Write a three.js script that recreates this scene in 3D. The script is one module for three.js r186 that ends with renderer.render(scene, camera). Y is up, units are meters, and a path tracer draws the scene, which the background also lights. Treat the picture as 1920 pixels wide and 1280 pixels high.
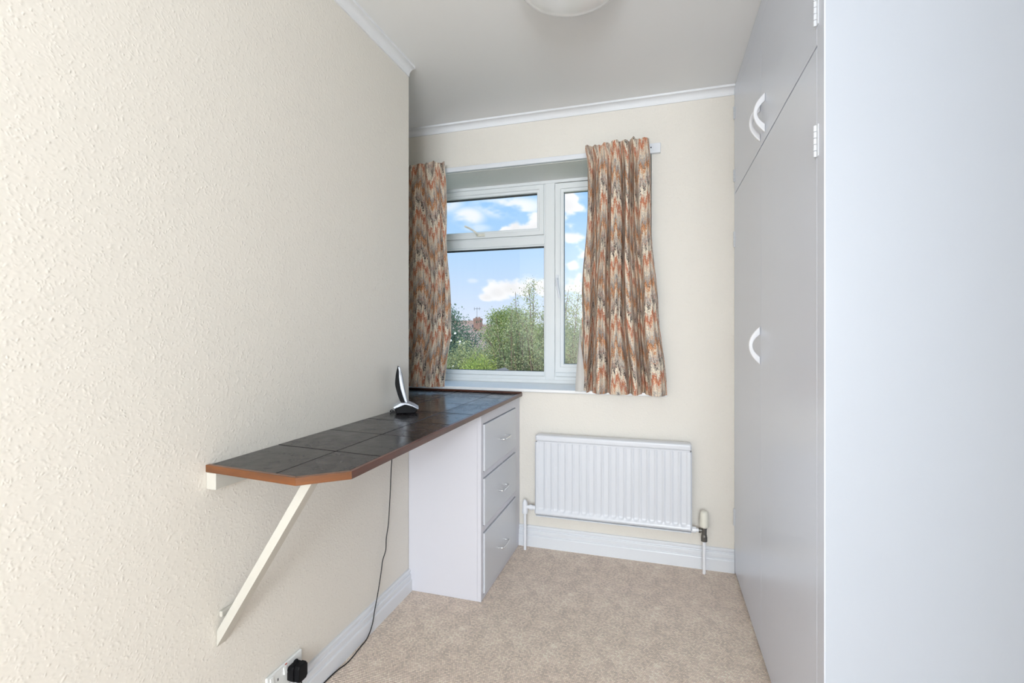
import * as THREE from 'three';
import { RoundedBoxGeometry } from 'three/addons/geometries/RoundedBoxGeometry.js';
import { mergeGeometries } from 'three/addons/utils/BufferGeometryUtils.js';
import { RectAreaLightUniformsLib } from 'three/addons/lights/RectAreaLightUniformsLib.js';

// ---------------------------------------------------------------- camera, sky, sun, added rear light, exposure
const scene = new THREE.Scene();
const YAW = 0.2939, FOCAL = 901.97, HORIZON = 624.4;
const camera = new THREE.PerspectiveCamera(2 * Math.atan(640 / FOCAL) * 180 / Math.PI, 1.5, 0.05, 500);
camera.position.set(0, 1.2, 0);
camera.rotation.y = YAW;
camera.setViewOffset(1920, 1280, 0, 640 - HORIZON, 1920, 1280);

const renderer = new THREE.WebGLRenderer({ antialias: true });
renderer.toneMapping = THREE.LinearToneMapping;
renderer.toneMappingExposure = 1.0;
renderer.shadowMap.enabled = true;
RectAreaLightUniformsLib.init();

const SKY_STRENGTH = 1.12;
scene.background = skyTexture();
scene.backgroundIntensity = SKY_STRENGTH;

const sun = new THREE.DirectionalLight(new THREE.Color(1.0, 0.95, 0.86), 3.6);   // behind the house, so it lights the garden from the front
sun.position.set(22, 34, 26); sun.target.position.set(-4, -3, -18);
sun.castShadow = true; sun.shadow.mapSize.set(2048, 2048);
Object.assign(sun.shadow.camera, { left: -45, right: 45, top: 45, bottom: -45, near: 1, far: 140 });
scene.add(sun, sun.target);

const FILL_TINT = new THREE.Color(0.81, 0.905, 1.0);                                 // tint of the fill light added behind the camera as a window
const addedWindow = { x0: -0.5, x1: 1.9, y0: 0.75, y1: 2.25, z: 4.1 };
const addedRearLight = new THREE.RectAreaLight(FILL_TINT, 15.2, addedWindow.x1 - addedWindow.x0 - 0.12, addedWindow.y1 - addedWindow.y0 - 0.12);
addedRearLight.position.set((addedWindow.x0 + addedWindow.x1) / 2, (addedWindow.y0 + addedWindow.y1) / 2, addedWindow.z - 0.01);
scene.add(addedRearLight);
const GLOBE = { at: [0.08, 1.48, 1.15], r: 0.13, color: new THREE.Color(0.86, 0.93, 1.0), candela: 3.3 };   // unseen floor lamp added behind the camera to brighten the room

// ---------------------------------------------------------------- helpers
function rng(seed) { let s = seed >>> 0; return () => { s = (s + 0x6D2B79F5) >>> 0; let t = s; t = Math.imul(t ^ (t >>> 15), t | 1); t ^= t + Math.imul(t ^ (t >>> 7), t | 61); return ((t ^ (t >>> 14)) >>> 0) / 4294967296; }; }
function hash3(x, y, z) { let h = Math.imul(x, 374761393) ^ Math.imul(y, 668265263) ^ Math.imul(z, 2147483629 | 0); h = Math.imul(h ^ (h >>> 13), 1274126177); return ((h ^ (h >>> 16)) >>> 0) / 4294967296; }
function noise3(x, y, z) {
  const xi = Math.floor(x), yi = Math.floor(y), zi = Math.floor(z);
  let u = x - xi, v = y - yi, w = z - zi; u = u * u * (3 - 2 * u); v = v * v * (3 - 2 * v); w = w * w * (3 - 2 * w);
  const l = (a, b, t) => a + (b - a) * t, H = (i, j, k) => hash3(xi + i, yi + j, zi + k);
  return l(l(l(H(0, 0, 0), H(1, 0, 0), u), l(H(0, 1, 0), H(1, 1, 0), u), v), l(l(H(0, 0, 1), H(1, 0, 1), u), l(H(0, 1, 1), H(1, 1, 1), u), v), w);
}
function fbm(x, y, z, n) { let s = 0, a = 0.5, t = 0; for (let i = 0; i < n; i++) { s += a * noise3(x, y, z); t += a; x = x * 2.03 + 7.1; y = y * 2.03 + 3.7; z = z * 2.03 + 1.3; a *= 0.5; } return s / t; }
function smooth(a, b, x) { const t = Math.min(1, Math.max(0, (x - a) / (b - a))); return t * t * (3 - 2 * t); }

function skyTexture() {
  const W = 4096, H = 2048, d = new Uint8Array(W * H * 4), D = 180 / Math.PI;
  // cumulus seen through the window: azimuth from -z (right positive), elevation, half sizes, in degrees
  const puffs = [[-15.6, 11.8, 2.7, 1.7], [-16.4, 12.3, 1.2, 1.6], [-14.0, 12.2, 1.7, 1.6], [-17.8, 11.4, 1.2, 0.9],
    [-18.6, 4.7, 1.7, 1.3], [-17.0, 5.2, 1.9, 1.4], [-15.2, 5.0, 2.0, 1.5], [-19.8, 4.2, 1.2, 0.8], [-13.5, 5.2, 1.5, 1.4],
    [-9.8, 5.4, 2.2, 2.0], [-9.4, 7.8, 1.4, 1.1], [-9.8, 11.3, 1.9, 1.1], [-10.4, 14.6, 1.9, 1.9], [-8, 9, 1.4, 1.2], [-12, 8, 1, 0.6]];
  const wisps = [[-17, 14.7, 5.5, 1.5, 0.9], [-22, 13.6, 2.4, 1.3, 0.9], [-21, 12.3, 2, 0.6, 0.5], [-14.2, 13.6, 1.3, 1.2, 0.7], [-11, 15.5, 3, 1.4, 0.8], [-21.5, 6.2, 0.8, 0.35, 0.4], [-25, 15, 3, 1.5, 0.7]];
  for (let j = 0; j < H; j++) {
    const el = ((j + 0.5) / H - 0.5) * Math.PI, y = Math.sin(el), c = Math.cos(el), eld = el * D;
    for (let i = 0; i < W; i++) {
      const o = (j * W + i) * 4; d[o + 3] = 255;
      const ph = ((i + 0.5) / W - 0.5) * 2 * Math.PI, x = c * Math.cos(ph), z = c * Math.sin(ph);
      const e = Math.max(eld, 0), k = Math.pow(1 - Math.min(1, e / 60), 2.2);
      let r = 138 + 82 * Math.pow(Math.max(0, 1 - e / 21), 1.25) + 8 * k, g = 196 + 33 * Math.pow(Math.max(0, 1 - e / 21), 1.2) + 6 * k, b = 250 + 1 * Math.max(0, 1 - e / 22);
      if (eld > -1) {
        const az = Math.atan2(x, -z) * D, near = az > -40 && az < 15 && eld < 24;
        let cover, white = 250;
        if (near) {
          const n = fbm(az * 0.62 + 40, eld * 0.85 + 11, 3.3, 5), n2 = fbm(az * 0.35 + 4, eld * 0.9 + 31, 8.3, 5);
          let f = -1; for (const [pa, pe, pw, ph2] of puffs) { const up = eld > pe ? 1 : 1.7; f = Math.max(f, 1 - Math.hypot((az - pa) / pw, (eld - pe) / ph2 * up)); }
          cover = smooth(-0.12, 0.42, f + (n - 0.5) * 2.1);
          let w = 0; for (const [pa, pe, pw, ph2, s] of wisps) w = Math.max(w, s * smooth(0, 0.8, 1.15 - Math.hypot((az - pa) / pw, (eld - pe) / ph2)));
          cover = Math.max(cover, w * smooth(0.28, 0.55, n2));
          white = 252 - 14 * smooth(0.0, 0.9, f);
        }
        if (!near || az < -30 || az > 5 || eld > 16) {
          const q = 1 / (y + 0.16), n = fbm(x * q * 1.5 + 9, z * q * 1.5 + 5, 2.2, 5), gen = 0.92 * smooth(0.49, 0.63, n);
          const t = near ? Math.max(smooth(-30, -38, az), smooth(5, 13, az), smooth(16, 23, eld)) : 1;
          cover = near ? cover * (1 - t) + gen * t : gen;
        }
        const m = cover; r += (white - r) * m; g += (white + 1 - g) * m; b += (white + 3 - b) * m;
      }
      d[o] = Math.min(255, r); d[o + 1] = Math.min(255, g); d[o + 2] = Math.min(255, b);
    }
  }
  const t = new THREE.DataTexture(d, W, H, THREE.RGBAFormat);
  t.colorSpace = THREE.SRGBColorSpace; t.mapping = THREE.EquirectangularReflectionMapping; t.magFilter = THREE.LinearFilter; t.needsUpdate = true;
  return t;
}

function dataTex(w, h, fn, srgb, sizeU = 1, sizeV = sizeU) {      // fn(x, y) -> [r, g, b] 0..255 or one number
  const d = new Uint8Array(w * h * 4);
  for (let y = 0; y < h; y++) for (let x = 0; x < w; x++) { const c = fn(x, y), o = (y * w + x) * 4; const a = c.length ? c : [c, c, c]; for (let k = 0; k < 3; k++) d[o + k] = Math.max(0, Math.min(255, a[k])); d[o + 3] = 255; }
  const t = new THREE.DataTexture(d, w, h, THREE.RGBAFormat);
  if (srgb) t.colorSpace = THREE.SRGBColorSpace;
  t.wrapS = t.wrapT = THREE.RepeatWrapping; t.magFilter = THREE.LinearFilter; t.minFilter = THREE.LinearMipmapLinearFilter; t.generateMipmaps = true;
  t.repeat.set(1 / sizeU, 1 / sizeV); t.needsUpdate = true;
  return t;
}
function periodicNoise(N, cells, seed) {           // tiling value noise, N x N
  const r = rng(seed), g = new Float32Array(cells * cells).map(() => r()), out = new Float32Array(N * N);
  for (let y = 0; y < N; y++) for (let x = 0; x < N; x++) {
    const fx = x / N * cells, fy = y / N * cells, xi = Math.floor(fx), yi = Math.floor(fy); let u = fx - xi, v = fy - yi; u = u * u * (3 - 2 * u); v = v * v * (3 - 2 * v);
    const G = (a, b) => g[(b % cells) * cells + (a % cells)];
    out[y * N + x] = (G(xi, yi) * (1 - u) + G(xi + 1, yi) * u) * (1 - v) + (G(xi, yi + 1) * (1 - u) + G(xi + 1, yi + 1) * u) * v;
  }
  return out;
}

function metricUV(g, swap) {                       // box-projected uv in metres, by each face's normal
  const p = g.attributes.position, uv = new Float32Array(p.count * 2), a = new THREE.Vector3(), b = new THREE.Vector3(), c = new THREE.Vector3(), n = new THREE.Vector3();
  for (let i = 0; i < p.count; i += 3) {
    a.fromBufferAttribute(p, i); b.fromBufferAttribute(p, i + 1); c.fromBufferAttribute(p, i + 2);
    n.subVectors(b, a).cross(c.clone().sub(a)); const ax = Math.abs(n.x), ay = Math.abs(n.y), az = Math.abs(n.z);
    [a, b, c].forEach((q, k) => { const u = ax >= ay && ax >= az ? [q.z, q.y] : ay >= az ? [q.x, q.z] : [q.x, q.y]; uv[(i + k) * 2] = swap ? u[1] : u[0]; uv[(i + k) * 2 + 1] = swap ? u[0] : u[1]; });
  }
  g.setAttribute('uv', new THREE.BufferAttribute(uv, 2));
  return g;
}
function clean(g, keepUV) {
  g = g.index ? g.toNonIndexed() : g;
  for (const k of Object.keys(g.attributes)) if (!['position', 'normal', 'uv'].includes(k)) g.deleteAttribute(k);
  if (!g.attributes.normal) g.computeVertexNormals();
  return keepUV ? g : metricUV(g);
}
function merge(list) { const l = list.flat(); return l.length === 1 ? l[0] : mergeGeometries(l); }
function box(x0, x1, y0, y1, z0, z1, r = 0) {
  const w = x1 - x0, h = y1 - y0, d = z1 - z0, g = r ? new RoundedBoxGeometry(w, h, d, 2, Math.min(r, w / 2.01, h / 2.01, d / 2.01)) : new THREE.BoxGeometry(w, h, d);
  return clean(g.translate((x0 + x1) / 2, (y0 + y1) / 2, (z0 + z1) / 2));
}
function cyl(r0, r1, a, b, seg = 20) {             // from a to b
  const A = new THREE.Vector3(...a), B = new THREE.Vector3(...b), g = new THREE.CylinderGeometry(r1, r0, A.distanceTo(B), seg);
  g.applyQuaternion(new THREE.Quaternion().setFromUnitVectors(new THREE.Vector3(0, 1, 0), B.clone().sub(A).normalize()));
  return clean(g.translate(...A.add(B).multiplyScalar(0.5).toArray()));
}
function tube(points, r, seg = 64, rad = 8, closed = false) {
  return clean(new THREE.TubeGeometry(new THREE.CatmullRomCurve3(points.map((p) => new THREE.Vector3(...p)), closed, 'centripetal'), seg, r, rad, closed));
}
function lathe(profile, at, axis = [0, 1, 0], seg = 40) {
  const g = new THREE.LatheGeometry(profile.map(([r, y]) => new THREE.Vector2(r, y)), seg);
  g.applyQuaternion(new THREE.Quaternion().setFromUnitVectors(new THREE.Vector3(0, 1, 0), new THREE.Vector3(...axis).normalize()));
  return clean(g.translate(...at));
}
function poly(pts, depth, bevel = 0, holes = []) { // outline in x, y extruded to +z, its bevels inside the outline
  const s = new THREE.Shape(pts.map(([x, y]) => new THREE.Vector2(x, y)));
  for (const h of holes) s.holes.push(new THREE.Path(h.map(([x, y]) => new THREE.Vector2(x, y))));
  const g = new THREE.ExtrudeGeometry(s, { depth: depth - 2 * bevel, bevelEnabled: bevel > 0, bevelThickness: bevel, bevelSize: bevel, bevelOffset: -bevel, bevelSegments: 2, steps: 1 });
  if (bevel) g.translate(0, 0, bevel);
  return g;
}
function slab(pts, y0, y1, bevel = 0) {            // outline in x, z standing from y0 to y1
  const g = poly(pts.map(([x, z]) => [x, -z]), y1 - y0, bevel).rotateX(-Math.PI / 2).translate(0, y0, 0);
  return clean(g);
}
function run(profile, out, from, length) {         // profile (distance from the wall, height) run along a wall
  const up = new THREE.Vector3(0, 1, 0), o = new THREE.Vector3(...out), along = o.clone().cross(up);
  const g = poly(profile, length).applyMatrix4(new THREE.Matrix4().makeBasis(o, up, along)).translate(...from);
  return clean(g);
}
function ring(x0, x1, y0, y1, w, z0, z1, bevel) {  // a rectangular frame with mitred bevels, z1 its front
  const g = poly([[x0, y0], [x1, y0], [x1, y1], [x0, y1]], z1 - z0, bevel, [[[x0 + w, y0 + w], [x0 + w, y1 - w], [x1 - w, y1 - w], [x1 - w, y0 + w]]]);
  return clean(g.translate(0, 0, z0));
}

const taken = new Map();
function numbered(name) { const n = taken.get(name) ?? 0; taken.set(name, n + 1); return n ? name + '_' + String(n).padStart(3, '0') : name; }
function part(name, geometry, material, parent, label) {
  const m = new THREE.Mesh(Array.isArray(geometry) ? merge(geometry) : geometry, material);
  m.castShadow = m.receiveShadow = true; m.name = numbered(name); if (label) m.userData.label = label;
  parent.add(m); return m;
}
function struct(name, geometry, material) { const m = part(name, geometry, material, scene); m.userData.kind = 'structure'; return m; }
function group(name) { const g = new THREE.Group(); g.name = numbered(name); scene.add(g); return g; }
function thing(name, label, category, grp) { const g = group(name); g.userData = { label, category }; if (grp) g.userData.group = grp; return g; }

// ---------------------------------------------------------------- materials
const C = (r, g, b) => new THREE.Color().setRGB(r / 255, g / 255, b / 255, THREE.SRGBColorSpace);
const std = (o) => new THREE.MeshStandardMaterial(o), phys = (o) => new THREE.MeshPhysicalMaterial(o);

const chip = (() => {                              // woodchip wallpaper, one metre square
  const N = 1024, h = new Float32Array(N * N), r = rng(11);
  for (let k = 0; k < 12000; k++) {
    const cx = r() * N, cy = r() * N, a = 1.7 + 2.5 * r() * r(), e = 1 + 1.2 * r(), t = r() * Math.PI, H = 0.25 + 0.75 * r() * r(), R = Math.ceil(a * e * 2.2), cs = Math.cos(t), sn = Math.sin(t);
    for (let y = -R; y <= R; y++) for (let x = -R; x <= R; x++) {
      const u = (x * cs + y * sn) / (a * e), v = (-x * sn + y * cs) / a, q = u * u + v * v; if (q > 4) continue;
      const i = ((Math.floor(cy + y) + N) % N) * N + (Math.floor(cx + x) + N) % N; h[i] = Math.max(h[i], H * Math.exp(-q * 1.3));
    }
  }
  const n1 = periodicNoise(N, 180, 5), n2 = periodicNoise(N, 14, 6);
  return dataTex(N, N, (x, y) => 255 * Math.min(1, 0.72 * h[y * N + x] + 0.12 * n1[y * N + x] + 0.16 * n2[y * N + x]), false, 1);
})();
const M = {};
M.wall = std({ color: C(238, 232, 222), roughness: 0.62, bumpMap: chip, bumpScale: 0.00135 });
const plaster = (() => { const a = periodicNoise(512, 60, 21), b = periodicNoise(512, 160, 22); return dataTex(512, 512, (x, y) => 255 * (0.6 * a[y * 512 + x] + 0.4 * b[y * 512 + x]), false, 1.0); })();
M.ceiling = std({ color: C(247, 247, 246), roughness: 0.9, bumpMap: plaster, bumpScale: 0.0002 });
M.reveal = std({ color: C(248, 246, 240), roughness: 0.75, bumpMap: plaster, bumpScale: 0.0008 });
M.trim = phys({ color: C(234, 236, 240), roughness: 0.38, clearcoat: 0.25, clearcoatRoughness: 0.3 });
M.coving = std({ color: C(243, 244, 246), roughness: 0.6 });
M.upvc = phys({ color: C(246, 248, 248), roughness: 0.28, clearcoat: 0.2 });
M.glass = phys({ color: 0xffffff, transmission: 1, thickness: 0, roughness: 0.0, ior: 1.5 });
M.gasket = std({ color: C(30, 36, 42), roughness: 0.6 });
const brush = (() => { const a = periodicNoise(512, 24, 31), b = periodicNoise(512, 120, 32); return dataTex(512, 512, (x, y) => 255 * (0.5 * a[y * 512 + x] + 0.5 * b[y * 512 + ((x * 3) % 512)]), false, 0.6, 2.4); })();
M.wardrobe = phys({ color: C(222, 227, 239), roughness: 0.33, clearcoat: 0.45, clearcoatRoughness: 0.22, bumpMap: brush, bumpScale: 0.0002 });
M.hinge = phys({ color: C(222, 225, 231), roughness: 0.35, clearcoat: 0.4 });
M.plastic = phys({ color: C(245, 246, 250), roughness: 0.3, clearcoat: 0.3 });
M.unit = phys({ color: C(222, 221, 228), roughness: 0.42, clearcoat: 0.2, clearcoatRoughness: 0.35 });
M.drawer = phys({ color: C(220, 222, 227), roughness: 0.34, clearcoat: 0.3, clearcoatRoughness: 0.25 });
M.dark = std({ color: C(38, 36, 36), roughness: 0.9 });
M.chrome = std({ color: C(225, 226, 228), metalness: 1, roughness: 0.22 });
M.radiator = phys({ color: C(228, 230, 235), roughness: 0.32, clearcoat: 0.4, clearcoatRoughness: 0.2 });
M.cream = std({ color: C(238, 234, 220), roughness: 0.45 });
M.nickel = std({ color: C(120, 118, 114), metalness: 0.85, roughness: 0.4 });
M.painted = std({ color: C(204, 200, 190), roughness: 0.5 });
M.black = phys({ color: C(15, 15, 18), roughness: 0.6, specularIntensity: 0.4 });
M.cable = std({ color: C(22, 20, 20), roughness: 0.5 });
M.silver = std({ color: C(200, 204, 212), metalness: 0.35, roughness: 0.34 });
M.socket = phys({ color: C(240, 242, 240), roughness: 0.3 });
M.red = std({ color: C(200, 70, 50), roughness: 0.5 });
M.opal = phys({ color: C(252, 253, 253), roughness: 0.25, clearcoat: 0.5 });

M.endPanelDimmed = phys({ color: C(197, 203, 213), roughness: 0.45, clearcoat: 0.2 });  // wardrobe paint, darkened to offset the strong rear light on this face
const carpet = (() => {                            // loop pile in staggered rows
  const N = 512, L = 52, cell = N / L, r = rng(77), tone = new Float32Array(L * L).map(() => r()), col = new Float32Array(N * N * 2);
  const n = periodicNoise(N, 128, 78), n2 = periodicNoise(N, 9, 79);
  for (let y = 0; y < N; y++) for (let x = 0; x < N; x++) {
    const row = Math.floor(y / cell), sx = x + (row % 2 ? cell / 2 : 0), ci = Math.floor(sx / cell) % L, u = (sx / cell) % 1 - 0.5, v = (y / cell) % 1 - 0.5, k = row * L + ci;
    const uu = u * 0.8 + v * 0.35, vv = v - u * 0.2, q = Math.exp(-(uu * uu * 5.5 + vv * vv * 7));
    col[(y * N + x) * 2] = q * (0.75 + 0.25 * tone[k]) + 0.15 * n[y * N + x];
    col[(y * N + x) * 2 + 1] = 0.86 + 0.14 * tone[k] * (0.6 + 0.4 * q) + 0.08 * (n2[y * N + x] - 0.5);
  }
  const S = 0.38;
  return { map: dataTex(N, N, (x, y) => { const i = (y * N + x) * 2, h = col[i], t = col[i + 1] * (0.88 + 0.16 * Math.min(1, h * 1.1)); return [266 * t, 244 * t, 226 * t]; }, true, S), bump: dataTex(N, N, (x, y) => 235 * Math.min(1, col[(y * N + x) * 2]), false, S) };
})();
M.carpet = std({ map: carpet.map, bumpMap: carpet.bump, bumpScale: 0.003, roughness: 1 });

const slate = (() => {
  const N = 1024, a = periodicNoise(N, 8, 41), b = periodicNoise(N, 40, 42), c = periodicNoise(N, 200, 43), r = rng(44), spec = new Float32Array(N * N);
  for (let k = 0; k < 60; k++) { const cx = Math.floor(r() * N), cy = Math.floor(r() * N), s = 1 + r() * 2.2; for (let y = -4; y <= 4; y++) for (let x = -4; x <= 4; x++) if (x * x + y * y < s * s) spec[((cy + y + N) % N) * N + (cx + x + N) % N] = 0.5 + 0.4 * r(); }
  for (let k = 0; k < 26; k++) { let x = r() * N, y = r() * N, t = r() * 6.28; const len = 10 + r() * 50; for (let i = 0; i < len; i++) { x += Math.cos(t); y += Math.sin(t); t += (r() - 0.5) * 0.3; spec[((Math.floor(y) + N) % N) * N + (Math.floor(x) + N) % N] = 0.22 * r(); } }
  const map = dataTex(N, N, (x, y) => { const i = y * N + x, t = 0.55 + 0.55 * a[i] + 0.25 * b[i] + 0.25 * (c[i] - 0.5), s = spec[i]; return [33 * t + 150 * s, 28 * t + 145 * s, 30 * t + 142 * s]; }, true, 1.1);
  const rough = dataTex(N, N, (x, y) => { const i = y * N + x; return 255 * (0.10 + 0.12 * a[i] + 0.10 * b[i] + 0.06 * c[i] + 0.4 * spec[i]); }, false, 1.1);
  const bump = dataTex(512, 512, (x, y) => 255 * (0.7 * b[y * 2 * N + x * 2] + 0.3 * c[y * 2 * N + x * 2]), false, 0.55);
  return { map, rough, bump };
})();
M.tile = [0.86, 1.0, 1.14].map((k) => phys({ ior: 1.42, map: slate.map, color: new THREE.Color(k, k, k), roughnessMap: slate.rough, roughness: 1, bumpMap: slate.bump, bumpScale: 0.0003 }));
M.grout = std({ color: C(58, 50, 46), roughness: 0.9 });
const grain = (w, h, base, alt, seed, su, sv) => {
  const r = rng(seed), off = new Float32Array(h).map(() => r()), n = periodicNoise(512, 10, seed + 1), n2 = periodicNoise(512, 60, seed + 2);
  return dataTex(w, h, (x, y) => { const i = (y % 512) * 512 + (x % 512), t = 0.55 * n[i] + 0.3 * off[y] + 0.15 * n2[i]; return [0, 1, 2].map((k) => base[k] + (alt[k] - base[k]) * t); }, true, su, sv);
};
M.wood = phys({ map: grain(512, 64, [140, 80, 24], [82, 44, 14], 51, 0.9, 0.03), roughness: 0.38, clearcoat: 0.4, clearcoatRoughness: 0.3 });
M.woodDarkShaded = phys({ map: grain(512, 64, [112, 62, 38], [66, 36, 26], 54, 0.9, 0.03), roughness: 0.4, clearcoat: 0.35, clearcoatRoughness: 0.3 });  // dark back strip; on the front edging its shade is in the colour

const flame = (() => {                             // flame-stitch print: 0.5 m wide, two repeats of 0.30 m high
  const W = 640, H = 1024, SU = 0.48, SV = 0.60, T = 0.30, r = rng(91), cols = 160, px = W / cols;
  const jit = new Float32Array(cols).map(() => (r() - 0.5)), jit2 = new Float32Array(cols).map(() => r()), n = periodicNoise(512, 90, 92), nb = periodicNoise(512, 12, 93), nf = periodicNoise(512, 200, 94);
  const stops = [[0.00, [62, 56, 56]], [0.03, [74, 68, 66]], [0.04, [240, 226, 204]], [0.17, [242, 226, 202]], [0.19, [206, 134, 100]], [0.26, [194, 112, 84]], [0.31, [222, 176, 146]], [0.36, [234, 218, 196]], [0.49, [224, 210, 190]], [0.54, [170, 162, 156]], [0.60, [166, 156, 150]], [0.63, [216, 158, 112]], [0.72, [200, 132, 88]], [0.77, [228, 206, 178]], [0.86, [206, 196, 184]], [0.93, [158, 150, 144]], [0.97, [84, 76, 74]], [1.0, [62, 56, 56]]];
  const ramp = (p) => { p -= Math.floor(p); for (let i = 1; i < stops.length; i++) if (p <= stops[i][0]) { const [a, ca] = stops[i - 1], [b, cb] = stops[i], t = (p - a) / (b - a); return [0, 1, 2].map((k) => ca[k] + (cb[k] - ca[k]) * t); } return stops[0][1]; };
  const kn = Array.from({ length: 26 }, (_, i) => (i % 2 ? 0.022 + 0.03 * r() : -0.012 * r())), kn2 = Array.from({ length: 26 }, (_, i) => (i % 2 ? 0.02 + 0.035 * r() : -0.02 * r())), wd = [0.1, 0.75, 0.3, 1.0, 0.5];
  const knots = (x, k) => { const i = Math.floor(x), t = x - i; return k[i % 26] * (1 - t) + k[(i + 1) % 26] * t; }, wide = (x) => { const i = Math.floor(x), t = smooth(0, 1, x - i); return wd[i % 5] * (1 - t) + wd[(i + 1) % 5] * t; };
  return dataTex(W, H, (x, y) => {
    const c = Math.floor(x / px), u = c / cols, yy = (H - y) / H * SV, i = (y % 512) * 512 + (x % 512), i2 = ((y >> 1) % 512) * 512 + (c * 7 % 512);
    const mixB = 0.5 + 0.5 * Math.sin(yy * 13 + c * 0.05), zig = knots(u * 26, kn) * mixB + knots(u * 26, kn2) * (1 - mixB) + 0.16 * wide(u * 5) + 0.016 * jit[c];
    let p = (yy + zig) / T;
    p += 0.13 * (n[i2] - 0.5) + 0.05 * (jit2[c] - 0.5);
    let k = ramp(p); const q0 = p - Math.floor(p); if ((q0 > 0.945 || q0 < 0.045) && (jit2[(c >> 2) * 3 % cols] > 0.66 || n[i2] > 0.66)) k = [196, 184, 168]; const sp = nf[i2] * 0.6 + n[(i * 3) % 262144] * 0.4;
    if (sp > 0.585) { const q = ramp(p + 0.17 + 0.3 * nb[i]); k = k.map((v, j) => v * 0.35 + q[j] * 0.65); }
    const s = (0.93 + 0.14 * nf[i]) * (0.88 + 0.22 * jit2[(c * 13 + 5) % cols]); return k.map((v) => v * s);
  }, true, SU, SV);
})();
const weave = dataTex(256, 256, (x, y) => 128 + 60 * Math.sin(x * Math.PI / 4) * Math.sin(y * Math.PI / 4), false, 0.06);
M.curtain = phys({ map: flame, color: new THREE.Color(0.94, 0.94, 0.95), roughness: 0.95, sheen: 0.15, bumpMap: weave, bumpScale: 0.0004, side: THREE.DoubleSide });
M.lining = phys({ color: C(226, 222, 216), roughness: 0.95, transmission: 0.3, thickness: 0, side: THREE.DoubleSide });

// ---------------------------------------------------------------- the setting
const LX = -1.1145, WZ = -2.6388, RX = 0.969, RX2 = 2.5, BZ = 4.2, TOP = 2.437, CX = 0.369;
const OPEN = { x0: -1.60, x1: -0.03, y0: 0.872, y1: 2.153 }, OUT = -3.0, REC = -1.75, RECZ = -2.014;
struct('floor', box(REC - 0.1, RX2 + 0.1, -0.25, 0, OUT, BZ + 0.2), M.carpet);
struct('ceiling', box(REC - 0.1, RX2 + 0.1, TOP, TOP + 0.25, OUT, BZ + 0.2), M.ceiling);
struct('wall_left', box(-1.52, LX, 0, TOP, RECZ, BZ), M.wall);
struct('wall_recess', box(REC - 0.1, REC, 0, TOP, WZ, RECZ + 0.1), M.wall);
struct('wall_recess_back', box(REC, -1.52, 0, TOP, RECZ, RECZ + 0.1), M.wall);
struct('wall_window', clean(poly([[REC - 0.1, 0], [RX2 + 0.1, 0], [RX2 + 0.1, TOP], [REC - 0.1, TOP]], WZ - OUT, 0, [[[OPEN.x0, OPEN.y0], [OPEN.x0, OPEN.y1], [OPEN.x1, OPEN.y1], [OPEN.x1, OPEN.y0]]]).translate(0, 0, OUT)), M.wall);
struct('wall_right', box(RX2, RX2 + 0.1, 0, TOP, -1.2765, BZ), M.wall);
struct('wall_added_shade', box(0.62, RX2, 0, TOP, 0.17, 0.29), M.wall);                       // unseen, added to shade the wardrobe end panel from the rear light
struct('wall_right_return', box(RX + 0.001, RX2 + 0.1, 0, TOP, WZ, -1.2765), M.wall);
struct('wall_back', clean(poly([[-1.52, 0], [RX2 + 0.1, 0], [RX2 + 0.1, TOP], [-1.52, TOP]], 0.2, 0, [[[addedWindow.x0, addedWindow.y0], [addedWindow.x0, addedWindow.y1], [addedWindow.x1, addedWindow.y1], [addedWindow.x1, addedWindow.y0]]]).translate(0, 0, BZ)), M.wall);
// plaster soffit of the opening, slightly greyer than the wallpaper
struct('trim_3', box(OPEN.x0, OPEN.x1, OPEN.y1 - 0.004, OPEN.y1 - 0.0005, -2.93, WZ - 0.001), M.reveal);

const cove = (() => { const p = [[0, 0], [0.006, 0], [0.006, 0.004]]; for (let i = 0; i <= 10; i++) { const a = i / 10 * Math.PI / 2; p.push([0.006 + 0.024 * (1 - Math.cos(a)), 0.005 + 0.025 * Math.sin(a)]); } p.push([0.037, 0.031], [0.037, 0.041], [0, 0.041]); return p; })();
struct('trim_1', run(cove, [1, 0, 0], [LX, 2.396, RECZ + 0.004], BZ - RECZ - 0.004), M.coving);
struct('trim_2', run(cove, [0, 0, 1], [CX - 0.0005, 2.396, WZ], CX - REC - 0.001), M.coving);
const skirt = (h) => [[0, 0], [0.019, 0], [0.019, h * 0.50], [0.0175, h * 0.535], [0.013, h * 0.55], [0.0125, h * 0.58], [0.0145, h * 0.61], [0.0145, h * 0.76], [0.013, h * 0.79], [0.0085, h * 0.80], [0.0075, h * 0.84], [0.0105, h * 0.88], [0.0105, h * 0.96], [0.008, h], [0, h]];
struct('baseboard_left', run(skirt(0.1), [1, 0, 0], [LX, 0, -2.0115], BZ + 2.0115), M.trim);
struct('baseboard_window', run(skirt(0.115), [0, 0, 1], [CX - 0.001, 0, WZ], CX + 0.752), M.trim);

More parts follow.
